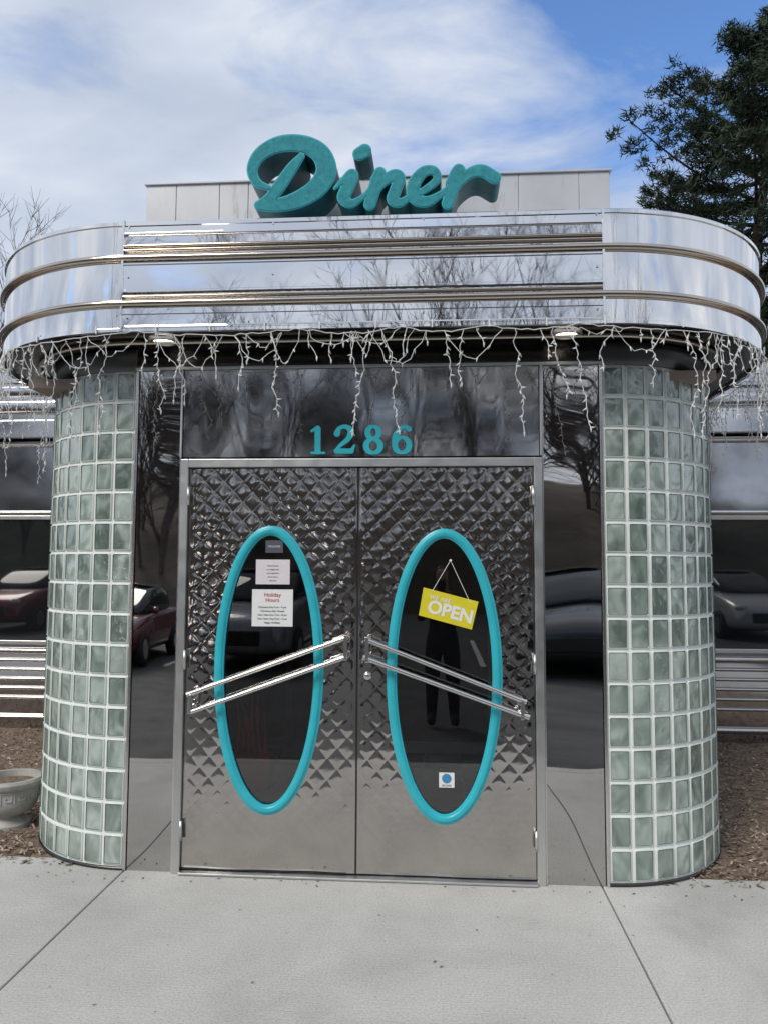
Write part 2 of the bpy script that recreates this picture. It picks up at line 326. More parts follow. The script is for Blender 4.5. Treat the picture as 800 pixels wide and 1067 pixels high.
# glass block columns
def column(name,b,s):
    g=G(); path=arc(s*b,RC,RC,270,(360 if s>0 else 180),36)
    if s<0: path=path[::-1]
    g.sweep(path,[(-.003,0),(-.003,ZB+.01)]); g.obj(name+'_grout',m_grout,B,True)
    g=G(); g.sweep(path,[(.002,0.002),(.008,.004),(.008,.016),(-.01,.018)]); g.sweep(path,[(.004,WTOP),(.012,WTOP+.003),(.012,ZB+.01)]); g.obj(name+'_caps',m_darkm,B,True)
    nc,nr=10,16; dz=(WTOP-.022)/nr; da=90/nc
    ge=G(); gi=G(); gd=G()
    for c in range(nc):
        th=math.radians(da*(c+.5)); 
        Mx=Matrix.Translation((s*b+s*RC*math.sin(th),RC-RC*math.cos(th),0))@Matrix.Rotation(s*th,4,'Z')
        w=RC*math.radians(da)/2-.0068
        for r in range(nr):
            zc=.020+dz*(r+.5); h=dz/2-.0068; jit=random.uniform(-.0012,.0012)
            rings=[]
            for (ins,y) in((0,.012),(0,-.002),(.002,-.004),(.005,-.0045),(.0080,-.0005)):
                ww,hh,rd=w-ins,h-ins,.007
                pts=[]
                for (qx,qz,a0) in((1,1,0),(-1,1,90),(-1,-1,180),(1,-1,270)):
                    for k in range(4):
                        a=math.radians(a0+30*k); pts.append((qx*(ww-rd)+rd*math.cos(a),y+jit,zc+qz*(hh-rd)+rd*math.sin(a)))
                rings.append([tuple(Mx@Vector(p)) for p in pts])
            f=lambda i:[(i*16+k,i*16+(k+1)%16,(i+1)*16+(k+1)%16,(i+1)*16+k) for k in range(16)]
            ge.add([p for R in rings[:4] for p in R],f(0)+f(1)+f(2))
            gd.add([p for R in rings[3:] for p in R],f(0))
            nx,nz=6,8; ww,hh=w-.0078,h-.0078; v=[];f=[]; ph=random.uniform(0,6); ax=random.uniform(-.08,.08); az=random.uniform(-.05,.05)
            for j in range(nz+1):
                for i in range(nx+1):
                    x=-ww+2*ww*i/nx; z=-hh+2*hh*j/nz
                    e=(1-(x/ww)**4)*(1-(z/hh)**4)
                    y=-.0007+jit-.0030*e*(.6+.4*math.sin(ph+x*60+z*25))+(ax*x+az*z)*e*.8
                    v.append(tuple(Mx@Vector((x,y,zc+z))))
            for j in range(nz):
                for i in range(nx): k=j*(nx+1)+i; f.append((k,k+1,k+nx+2,k+nx+1))
            gi.add(v,f)
    o=ge.obj(name+'_block_rims',m_gbe,B,True); fixn(o); fixn(gd.obj(name+'_block_bevels',m_gbd,B,True)); gi.obj(name+'_block_faces',m_gb,B,True)
    g=G(); xx=s*(b+RC); g.box(min(xx,xx-s*.05),max(xx,xx-s*.05),RC+.002,YB,0,ZB+.01); g.obj(name+'_side_wall',m_wallm,B)
column('column_a',BL,-1); column('column_b',BR,1)

# main diner wings
for s,nm in((-1,'wing_a'),(1,'wing_b')):
    x0=(BL+RC if s<0 else BR+RC)-.04; x1=15.0
    def hb(g,y0,y1,z0,z1): g.box(min(s*x0,s*x1),max(s*x0,s*x1),y0,y1,z0,z1)
    g=G(); hb(g,YB,YB+6,-.1,3.45); g.obj(nm+'_walls',m_wallm,B)
    lp=[(-x1,YB),(-x0,YB)] if s<0 else [(x0,YB),(x1,YB)]
    g=G()
    prof=[(.0,3.53),(.10,3.53),(.16,3.50),(.165,3.40),(.15,3.385),(.15,3.36),(.17,3.345),(.175,3.30),(.165,3.255),(.145,3.24),(.145,3.215),(.17,3.20),(.175,3.13),(.165,3.09),(.13,3.08),(.13,3.03),(.15,3.02),(.15,2.86),(.03,2.84)]
    g.sweep(lp,prof); autosmooth(g.obj(nm+'_roof_band',m_band,B),25)
    g=G(); 
    for z,r in((2.80,.02),(2.12,.02)): g.sweep(lp,rail(z,r,.03),cprof=True)
    autosmooth(g.obj(nm+'_rails',m_band,B),40)
    g=G()
    for z,r in((.76,.03),(.67,.016),(.58,.016),(.49,.016),(.40,.016),(.31,.016),(.12,.03)): g.sweep(lp,rail(z,r,.02),cprof=True)
    autosmooth(g.obj(nm+'_lower_rails',m_strip,B),40)
    g=G(); k=x0+.10; gg=G()
    while k<x1-2:
        a0,a1=sorted((s*k,s*(k+1.95))); g.box(a0,a1,YB-.01,YB+.0,.84,2.06)
        for q in(a0,a1): gg.box(q-.03,q+.03,YB-.03,YB+.01,.82,2.09)
        gg.box(a0+.03,a1-.03,YB-.03,YB+.01,2.05,2.09); gg.box(a0+.03,a1-.03,YB-.03,YB+.01,.82,.86)
        k+=2.1
    g.obj(nm+'_window_glass',m_wglass,B); gg.obj(nm+'_window_frames',m_alum,B,bevel=.004)
g=G(); g.box(-BL-RC,BR+RC,YB+.01,YB+6,2.9,3.3); g.obj('main_roof',m_band,B)

# ================================================================== SIGNS (SDF outlines -> extruded letters)
def catmull(pts,n=10):
    P=[np.array(p,float) for p in pts]; P=[2*P[0]-P[1]]+P+[2*P[-1]-P[-2]]; out=[]
    for i in range(1,len(P)-2):
        for k in range(n):
            t=k/n; a,b,c,d=P[i-1:i+3]
            out.append(.5*((2*b)+(-a+c)*t+(2*a-5*b+4*c-d)*t*t+(-a+3*b-3*c+d)*t**3))
    out.append(P[-2]); return np.array(out)
def sdf_loops(strokes,step,iso=0.0):
    S_=[catmull(s) if len(s)>2 else np.array([np.array(s[0])+(np.array(s[-1])-np.array(s[0]))*t for t in np.linspace(0,1,8)],float) for s in strokes]
    al=np.concatenate(S_); x0,y0=al[:,0].min()-14,al[:,1].min()-14; x1,y1=al[:,0].max()+14,al[:,1].max()+14
    xs=np.arange(x0,x1,step); ys=np.arange(y0,y1,step); X,Y=np.meshgrid(xs,ys); F=np.full(X.shape,1e9)
    for s in S_:
        for a,b in zip(s[:-1],s[1:]):
            d=b[:2]-a[:2]; L=d@d+1e-9; t=np.clip(((X-a[0])*d[0]+(Y-a[1])*d[1])/L,0,1)
            F=np.minimum(F,np.hypot(X-a[0]-t*d[0],Y-a[1]-t*d[1])-(a[2]+(b[2]-a[2])*t)/2)
    F-=iso; F[np.abs(F)<1e-6]=1e-6
    def ip(i,j,i2,j2):
        a,b=F[j,i],F[j2,i2]; t=a/(a-b); return (xs[i]+(xs[i2]-xs[i])*t, ys[j]+(ys[j2]-ys[j])*t)
    ins=F<0; mixed=(ins[:-1,:-1].astype(int)+ins[1:,:-1]+ins[:-1,1:]+ins[1:,1:])
    pt={}; adj={}
    for j,i in zip(*np.where((mixed>0)&(mixed<4))):
        E=[]
        cs=[(i,j),(i+1,j),(i+1,j+1),(i,j+1)]
        for k in range(4):
            (a,b),(c,d)=cs[k],cs[(k+1)%4]
            if ins[b,a]!=ins[d,c]:
                key=tuple(sorted(((a,b),(c,d)))); pt[key]=ip(a,b,c,d); E.append(key)
        for k in range(0,len(E)-1,2):
            adj.setdefault(E[k],[]).append(E[k+1]); adj.setdefault(E[k+1],[]).append(E[k])
    loops=[]; seen=set()
    for k in adj:
        if k in seen: continue
        lp=[k]; seen.add(k); cur=k
        while True:
            nxt=[q for q in adj[cur] if q not in seen]
            if not nxt: break
            cur=nxt[0]; seen.add(cur); lp.append(cur)
        if len(lp)>6: loops.append([pt[q] for q in lp])
    return loops
def letters(name,strokes,Y,depth,mat,parent,step=.5,iso=0,bev=0):
    cu=bpy.data.curves.new(name,'CURVE'); cu.dimensions='2D'; cu.fill_mode='BOTH'
    for lp in sdf_loops(strokes,step,iso):
        L=[S(u,v,Y) for u,v in lp]; q=np.array(L)
        q=(np.roll(q,1,0)+2*q+np.roll(q,-1,0))/4
        sp=cu.splines.new('POLY'); sp.points.add(len(q)-1)
        for p,(x,z) in zip(sp.points,q): p.co=(x,z,0,1)
        sp.use_cyclic_u=True
    cu.extrude=depth/2; cu.materials.append(mat)
    o=bpy.data.objects.new(name,cu); link(o,parent); o.rotation_euler=(math.radians(90),0,0); o.location=(0,Y+depth/2,0); return o
DN=[
 [(281,196,5),(268,190,9),(263,176,11),(272,160,14),(292,150,17),(316,150,18),(334,160,20),(340,178,21),(330,196,20),(308,209,17),(286,214,13),(270,214,10)],
 [(314,163,7),(305,174,11),(294,190,13),(282,206,12),(271,214,10)],
 [(349,196,3),(358,188,7),(367,182,12),(363,194,13),(358,206,13),(366,212,9),(378,205,5),(388,194,4)],
 [(374,160.5,13),(380,157,14)],
 [(388,188,5),(396,180,12),(391,194,13),(385,213,12)],
 [(388,206,6),(397,192,9),(409,183,12),(416,185,12),(412,198,12),(409,208,12),(417,211,9),(428,204,5)],
 [(428,204,5),(442,198,7),(455,187,8),(452,178,9),(441,179,11),(431,192,13),(432,206,13),(444,210,11),(458,203,7),(468,194,4)],
 [(466,190,4),(474,180,10),(478,178,13),(472,194,13),(466,212,12)],
 [(468,206,6),(478,190,9),(490,180,11),(502,178,13),(515,185,13)],
]
SG=empty('diner_sign')
letters('letter_bodies',DN,-.33,.20,m_side,SG,.6)
letters('letter_rims',DN,-.336,.006,m_turq,SG,.6,.3)
letters('letter_faces',DN,-.339,.003,m_face,SG,.6,-.9)
YBX=0.02
xl,_=S(153,205,YBX); xr,_=S(635,200,YBX); _,zt=S(400,186,YBX)
g=G(); cuts=[153,184,229,259,540,603,635]; 
for a,b in zip(cuts[:-1],cuts[1:]):
    xa,_=S(a,205,YBX); xb,_=S(b,205,YBX); g.box(xa+.0012,xb-.0012,YBX,YBX+.02,ZT-.03,zt)
g.box(xl,xr,YBX+.021,YBX+.55,ZT-.03,zt-.01); g.box(xl-.01,xr+.01,YBX-.012,YBX+.56,zt+.001,zt+.012)
g.obj('backing_box',m_box,SG,bevel=.002)
g=G()
for u in(290,330,365,400,440,480,505):
    xa,_=S(u,215,-.15); g.tube([(xa,-.14,ZT+.06),(xa,.02,ZT+.05)],.008,6)
g.obj('letter_brackets',m_darkm,SG)
def ell(cx,cy,rx,ry,w1,w2,n=16): return [(cx+rx*math.cos(2*math.pi*k/n),cy+ry*math.sin(2*math.pi*k/n),w2+(w1-w2)*abs(math.cos(2*math.pi*k/n))) for k in range(n+1)]
NUM=[
 [(331,448,5.6),(331,471,5.6)],[(325,450.5,2.2),(331,446.5,3)],[(325,472.3,2.2),(337.5,472.3,2.2)],
 [(350,453,6),(352,448,4),(358,446,4),(363.5,450,6),(361,458,5),(353,465,3.5),(349,470,3)],[(349.5,470.5,5),(364,470.5,5)],[(364,470.5,4),(367,465,2.2)],
 ell(385.5,452,5.6,6,5.5,3),ell(385.5,465.5,7,6.8,5.8,3),
 ell(413.5,464.5,7,7.6,5.6,3),[(406.8,464,5.6),(407,456,5.6),(411,449,4.4),(417,446,3.2),(420.5,448.5,5)]]
NUM=[[((u-371)*1.06+373.5,(v-460)*1.04+459,w*1.08) for u,v,w in s] for s in NUM]
HN=empty('house_number'); letters('digits',NUM,-.014,.010,m_turq,HN,.3)

def facetext(name,body,size,x,z,y,mat,parent,rot=0,align='CENTER',ext=.0004,bold=0):
    c=bpy.data.curves.new(name,'FONT'); c.body=body; c.size=size; c.align_x=align; c.align_y='CENTER'; c.extrude=ext; c.offset=bold; c.materials.append(mat)
    o=bpy.data.objects.new(name,c); link(o,parent)
    o.matrix_world=Matrix.Translation((x,y,z))@Matrix.Rotation(rot,4,'Y')@Matrix.Rotation(math.radians(90),4,'X'); return o
def paper(name,u0,v0,u1,v1,mat,lines,title=None):
    E=empty(name); x0,z1=S(u0,v0); x1,z0=S(u1,v1); g=G(); g.box(x0,x1,.002,.004,z0,z1); g.obj('sheet',mat,E)
    cx=(x0+x1)/2; h=z1-z0; y=.0008; z=z1-h*.1
    if title:
        for t in title: facetext('title',t,h*.15,cx,z-.01,y,m_red,E); z-=h*.14
    n=len(lines)
    for i,t in enumerate(lines): facetext('line_%d'%i,t,h*.07,cx,z-.020-(z-z0-.040)*i/max(1,n-1),y,m_ink,E)
paper('notice_paper',267,583,302,609,m_pink,['Proof of Vaccine','or a negative test','is not required to','dine in with us','thank you'])
paper('holiday_hours_notice',263,614,305,653,m_paper,['Christmas Eve 7 am - 4 pm','Christmas Day Closed','New Years Eve 7 am - 8 pm','New Years Day 8 am - 4 pm','Happy Holidays'],['Holiday','Hours'])
E=empty('hours_sticker'); x0,z1=S(277,563); x1,z0=S(295,576); g=G(); g.box(x0,x1,.002,.004,z0,z1); g.obj('sheet',m_ink,E); facetext('title','WELCOME',.014,(x0+x1)/2,(z0+z1)/2,.0012,m_paper,E)
E=empty('door_sticker'); x0,z1=S(457,805); x1,z0=S(473,821); g=G(); g.box(x0,x1,.002,.004,z0,z1); g.obj('sheet',m_paper,E)
g=G(); g.lathe([(0,0),(.024,0),(.024,.001)],(0,0,0),24); o=g.obj('emblem',m_blue,E); o.rotation_euler=(math.radians(90),0,0); o.location=((x0+x1)/2,.0012,(z0+z1)/2+.008)
facetext('caption','SECURED',.012,(x0+x1)/2,z0+.010,.0012,m_ink,E)
E=empty('open_sign'); cs=[S(441,612),S(498,627),S(491,656),S(436,641)]
y=-.006; g=G(); v=[(x,yy,z) for yy in(y,y+.004) for x,z in cs]; g.add(v,[(0,1,2,3),(7,6,5,4),(0,4,5,1),(1,5,6,2),(2,6,7,3),(3,7,4,0)]); g.obj('board',m_yel,E)
cx=sum(c[0] for c in cs)/4; cz=sum(c[1] for c in cs)/4; ang=-math.atan2(cs[1][1]-cs[0][1],cs[1][0]-cs[0][0])
facetext('word_open','OPEN',.092,cx+.012,cz-.020,y-.001,m_paper,E,ang,bold=.0030); facetext('word_we_are','WE ARE',.032,cx-.040,cz+.047,y-.001,m_paper,E,ang,bold=.0003)
hx,hz=S(469,584); g=G()
for (u,v) in((450,616),(489,627)):
    x,z=S(u,v); g.tube([(x,y,z),(hx,y,hz)],.0016,5)
g.tube([(hx,.006,hz),(hx,-.012,hz)],.007,8); g.obj('string',m_white,E)

# ================================================================== icicle lights
IL=empty('icicle_string_lights')
def wirepath():
    pts=[];
    for p,q in zip(P[:-1],P[1:]):
        n=max(1,int(math.hypot(q[0]-p[0],q[1]-p[1])/.03))
        for k in range(n): pts.append((p[0]+(q[0]-p[0])*k/n,p[1]+(q[1]-p[1])*k/n))
    return pts
W=wirepath(); g=G(); gb=G(); 
def bulb(p,d):
    p=Vector(p); d=Vector(d).normalized(); gb.tube([p,p+d*.010,p+d*.023],[.0042,.0038,.0008],5)
line=[]
for i,(x,y) in enumerate(W):
    a=W[max(i-1,0)]; b=W[min(i+1,len(W)-1)]; t=Vector((b[0]-a[0],b[1]-a[1])).normalized(); nx,ny=t.y,-t.x
    o=.014+random.uniform(-.004,.01); z=ZB-.004-.026*abs(math.sin(i*.17+.9*math.sin(i*.07)))+random.uniform(-.005,.005)
    line.append((x+nx*o,y+ny*o,z))
g.tube(line,.0022,5)
i=0
while i<len(line):
    x,y,z=line[i]
    front= y<-.2; side=abs(x-.02)>1.35
    L=random.choice((.05,.08,.13,.2,.26,.33,.4,.5))*(1.0 if front else 1.2)
    n=max(3,int(L/.02)); p=[(x,y,z)]; cx,cy=x,y; dx=random.uniform(-.022,.022)
    for k in range(n):
        cx+=dx*.5+random.uniform(-.011,.011); cy+=random.uniform(-.008,.008); dx=dx*.8+random.uniform(-.006,.006); p.append((cx,cy,z-L*(k+1)/n+random.uniform(-.004,.004)))
        if random.random()<.5: bulb(p[-1],(random.uniform(-1,1),random.uniform(-1,1),random.uniform(-1.4,.3)))
    g.tube(p,.0019,4); bulb(p[-1],(0,0,-1))
    if random.random()<.42:
        j=min(len(line)-1,i+random.randint(3,9)); q=line[j]; m=[]; LL=min(L,.3)
        for k in range(11):
            t=k/10; m.append((x+(q[0]-x)*t+random.uniform(-.01,.01),y+(q[1]-y)*t+random.uniform(-.006,.006),z+(q[2]-z)*t-math.sin(math.pi*t)*LL*.55+random.uniform(-.012,.012)))
        g.tube(m,.0018,4)
        for k in(3,6,8): bulb(m[k],(random.uniform(-1,1),random.uniform(-1,1),-1))
    i+= random.choice((1,2,2)) if side else random.choice((1,2,2,3,4,6))
g.obj('wires',m_white,IL); gb.obj('bulbs',m_white,IL)
g=G()
for i in range(4,len(line),9):
    x,y,z=line[i]; g.box(x-.003,x+.003,y-.004,y+.004,ZB-.01,ZB+.03)
g.obj('gutter_clips',m_white,IL)

# ================================================================== ground
g=G(); g.add([(-400,-400,-.15),(400,-400,-.15),(400,400,-.15),(-400,400,-.15)],[(0,1,2,3)]); g.obj('ground',m_soil)
g=G(); g.add([(-60,-24,-.142),(60,-24,-.142),(60,-2.4,-.142),(-60,-2.4,-.142)],[(0,1,2,3)]); g.obj('parking_lot',m_asph)
g=G()
for k in range(-8,9): g.add([(k*2.8-.05+1.2,-14.5,-.137),(k*2.8+.05+1.2,-14.5,-.137),(k*2.8+.05+1.2,-9.6,-.137),(k*2.8-.05+1.2,-9.6,-.137)],[(0,1,2,3)])
g.obj('parking_marking',m_line)
g=G(); js=[-1.2213+2.463*k for k in range(-8,9)]
for a,b in zip(js[:-1],js[1:]): g.box(a+.004,b-.004,-2.2,.14,-.14,0)
o=g.obj('sidewalk',m_conc,bevel=.005)
g=G(); g.box(-60,60,-2.36,-2.205,-.148,.0); g.obj('kerb',m_conc,bevel=.015)
g=G(); g.box(-21,19,-2.19,.13,-.145,-.02); g.obj('sidewalk_joint_fill',m_black)
MB=empty('mulch_bed')
for s in(-1,1):
    x0=(BL if s<0 else BR)-.1; nx,ny=130,40; v=[];f=[]
    for j in range(ny+1):
        for i in range(nx+1):
            x=s*(x0+ (i/nx)**1.6*12); y=.135+(YB+.05-.135)*j/ny
            v.append((x,y,.004*(j>0)-.012*(j==0)+random.uniform(-.004,.012)*(1 if j>1 else .3)))
    for j in range(ny):
        for i in range(nx):
            k=j*(nx+1)+i; f.append((k,k+1,k+nx+2,k+nx+1) if s>0 else (k,k+nx+1,k+nx+2,k+1))
    mesh('bed',v,f,m_mul,MB,True)
g=G()
for _ in range(17000):
    s=random.choice((-1,1)); x=s*(BL+.3+random.random()**1.3*4.2); y=.04+(YB-.1)*random.random()**1.4
    if abs(x)<BR+RC+.01 and (y>RC or math.hypot(abs(x)-BR,y-RC)<RC): continue
    if y<.14 and random.random()<.75: continue
    L=random.uniform(.006,.028); w=random.uniform(.003,.009); a=random.uniform(0,6.3); ti=random.uniform(-.6,.6); z=random.uniform(.006,.022) if y>.16 else .004
    Mx=Matrix.Translation((x,y,z))@Matrix.Rotation(a,4,'Z')@Matrix.Rotation(ti,4,'Y'); g.add([tuple(Mx@Vector(p)) for p in((-L,-w,0),(L,-w*.6,.002),(L*.8,w,0),(-L*.9,w*.7,.003))],[(0,1,2,3)])
for _ in range(170):
    x=random.uniform(-3,3); y=random.choice((random.uniform(-.12,-.06),random.uniform(-1.6,.1),random.uniform(-.1,.13)))
    if y>-.055 and abs(x)<BR: continue
    L=random.uniform(.003,.010); w=L*.5; a=random.uniform(0,6.3); Mx=Matrix.Translation((x,y,.0035))@Matrix.Rotation(a,4,'Z'); g.add([tuple(Mx@Vector(p)) for p in((-L,-w,0),(L,-w*.6,.001),(L*.8,w,0),(-L*.9,w*.7,.001))],[(0,1,2,3)])
g.obj('chips',m_chip,MB)

# ================================================================== urn
U=empty('garden_urn'); ux,uy=-2.20,.60
m_stone=paint('cast_stone',(.42,.41,.38),.85,.25,9,.003,60)
g=G(); g.lathe([(0,0),(.125,0),(.125,.03),(.10,.045),(.075,.07),(.085,.085),(.13,.10),(.155,.13),(.165,.17),(.168,.245),(.178,.25),(.19,.26),(.195,.285),(.185,.30),(.16,.30),(.155,.26),(0,.25)],(ux,uy,0),48); autosmooth(g.obj('bowl',m_stone,U),40)
g=G(); key=[(0,0),(0,1),(.8,1),(.8,.25),(.35,.25),(.35,.6)]
for k in range(14):
    for (a,b) in zip(key[:-1],key[1:]):
        pts=[]
        for q in range(3):
            t=q/2; qa=(k+a[0]+(b[0]-a[0])*t)/14*2*math.pi; qz=.175+.06*(a[1]+(b[1]-a[1])*t); pts.append((ux+.168*math.cos(qa),uy+.168*math.sin(qa),qz))
        g.tube(pts,.0055,5)
g.obj('greek_key_band',m_stone,U)
g=G(); g.lathe([(0,.268),(.10,.272),(.156,.262)],(ux,uy,0),24); g.obj('soil',m_mul,U)

# ================================================================== trees
def bare_tree_mesh(name,h,seed):
    rnd=random.Random(seed); g=G()
    def br(p,d,L,r,lev):
        n=4 if lev<2 else 3; pts=[p]; rs=[r]; q=p.copy(); dd=d.copy()
        for k in range(n):
            dd=(dd+Vector((rnd.uniform(-.16,.16),rnd.uniform(-.16,.16),rnd.uniform(-.05,.16)))).normalized(); q=q+dd*(L/n); pts.append(q.copy()); rs.append(r*(1-.62*(k+1)/n))
        g.tube(pts,rs,5 if lev<1 else 3,cap=False)
        if lev>=4: return
        nb=(9,6,5,3)[lev]
        for b in range(nb):
            t=rnd.uniform(.32 if lev==0 else .15,1.0); i=min(n-1,int(t*n)); a=pts[i].lerp(pts[i+1],t*n-i); ax=dd.cross(Vector((rnd.uniform(-1,1),rnd.uniform(-1,1),rnd.uniform(-1,1)))).normalized()
            nd=(Matrix.Rotation(rnd.uniform(.35,.85),3,ax)@dd).normalized(); nd.z+=.15; nd.normalize()
            br(a,nd,L*rnd.uniform(.42,.62)*(1.15 if lev==0 else 1),max(.013,r*.48*(1.1-t*.4)),lev+1)
    br(Vector((0,0,-.2)),Vector((0,0,1)),h*.72,h*.015,0)
    m=bpy.data.meshes.new(name); m.from_pydata(g.v,[],g.f); m.materials.append(m_bark); return m
tm=[bare_tree_mesh('bare_tree_mesh_%d'%k,h,40+k) for k,h in enumerate((13,15,11.5))]
BT=empty('bare_tree_row')
for k in range(88):
    o=bpy.data.objects.new('tree_%d'%k,random.choice(tm)); link(o,BT); row=k%4
    o.location=(-66+132*(k//4)/21+random.uniform(-2.5,2.5),-28-row*4-random.uniform(0,3),-.2+row*.5); o.rotation_euler=(0,0,random.uniform(0,6.3)); s=random.uniform(.72,.98); o.scale=(s,s,s*random.uniform(.9,1.05))
m_darkhill=paint('added_hill_brown',(.06,.048,.036),.95,.5,.5,.1,3)  # unseen hill behind the camera, added so the doors reflect dark
v=[];f=[];nx,ny=120,14
for j in range(ny+1):
    for i in range(nx+1):
        t=j/ny; x=-110+220*i/nx; hgt=(1-(1-t)**2)*7.0*(1+.18*math.sin(x*.21)+.12*math.sin(x*.53+1)); v.append((x,-25-t*30,-.15+hgt+random.uniform(-.25,.25)*min(1,t*6)))
for j in range(ny):
    for i in range(nx): k=j*(nx+1)+i; f.append((k,k+nx+1,k+nx+2,k+1))
mesh('added_dark_hill',v,f,m_darkhill,None,True)
o=bpy.data.objects.new('bare_tree',tm[1]); link(o); o.location=(-21.5,29,0); o.rotation_euler=(0,0,2.2); 
def pine(name,loc,h,seed):
    rnd=random.Random(seed); E=empty(name); E.location=loc; g=G(); lv=[];lf=[]
    tr=[Vector((.25*math.sin(k*.6),.2*math.cos(k*.8),h*k/14)) for k in range(15)]; g.tube(tr,[.32*(1-k/15.2)+.02 for k in range(15)],8)
    def tuft(c,r):
        n=rnd.randint(24,32)
        for _ in range(n):
            d=Vector((rnd.gauss(0,1),rnd.gauss(0,1),rnd.gauss(.25,.75))).normalized(); s=d.cross(Vector((rnd.gauss(0,1),rnd.gauss(0,1),rnd.gauss(0,1)))).normalized(); L=r*rnd.uniform(.5,1.0); w=.022
            b=c+d*r*.1+Vector((rnd.uniform(-1,1),rnd.uniform(-1,1),rnd.uniform(-.5,.5)))*r*.5; k=len(lv); lv.extend([tuple(b-s*w),tuple(b+s*w),tuple(b+d*L)]); lf.append((k,k+1,k+2))
    z=h*.16
    while z<h*.985:
        t=z/h; rad=4.6*min(1,(1-t)*3.2+.10)*rnd.uniform(.72,1.1); nb=rnd.randint(4,6); a0=rnd.uniform(0,6.3)
        base=tr[min(14,int(t*14))]
        for b in range(nb):
            a=a0+b*6.283/nb+rnd.uniform(-.4,.4); L=rad*rnd.uniform(.5,1.05)
            if L<.3: L=.3
            up=.12+.75*t**2; pts=[]
            for k in range(7):
                q=k/6; pts.append(Vector((base.x+math.cos(a)*L*q,base.y+math.sin(a)*L*q,z+L*q*up*.6+.25*q*q*L*.4-.05*L*math.sin(q*3))))
            g.tube(pts,[.06*(1-k/6.5)+.012 for k in range(7)],4,cap=False)
            for _ in range(int(14+L*14)):
                q=rnd.uniform(.22,1.0)**.8; i=min(5,int(q*6)); c=pts[i].lerp(pts[i+1],q*6-i); sp=.44*L*(.35+.65*(1-abs(q-.6)))
                side=rnd.uniform(-1,1)*sp*.7; c=c+Vector((-math.sin(a)*side,math.cos(a)*side,rnd.uniform(-.10,.22)+.08*abs(side)))
                tuft(c,rnd.uniform(.2,.33))
        z+=h*rnd.uniform(.028,.048)
    g.obj('trunk_and_limbs',m_pbark,E,True); mesh('needles',lv,lf,m_leaf,E)
pine('pine_tree',(9.8,18,0),17.4,5)

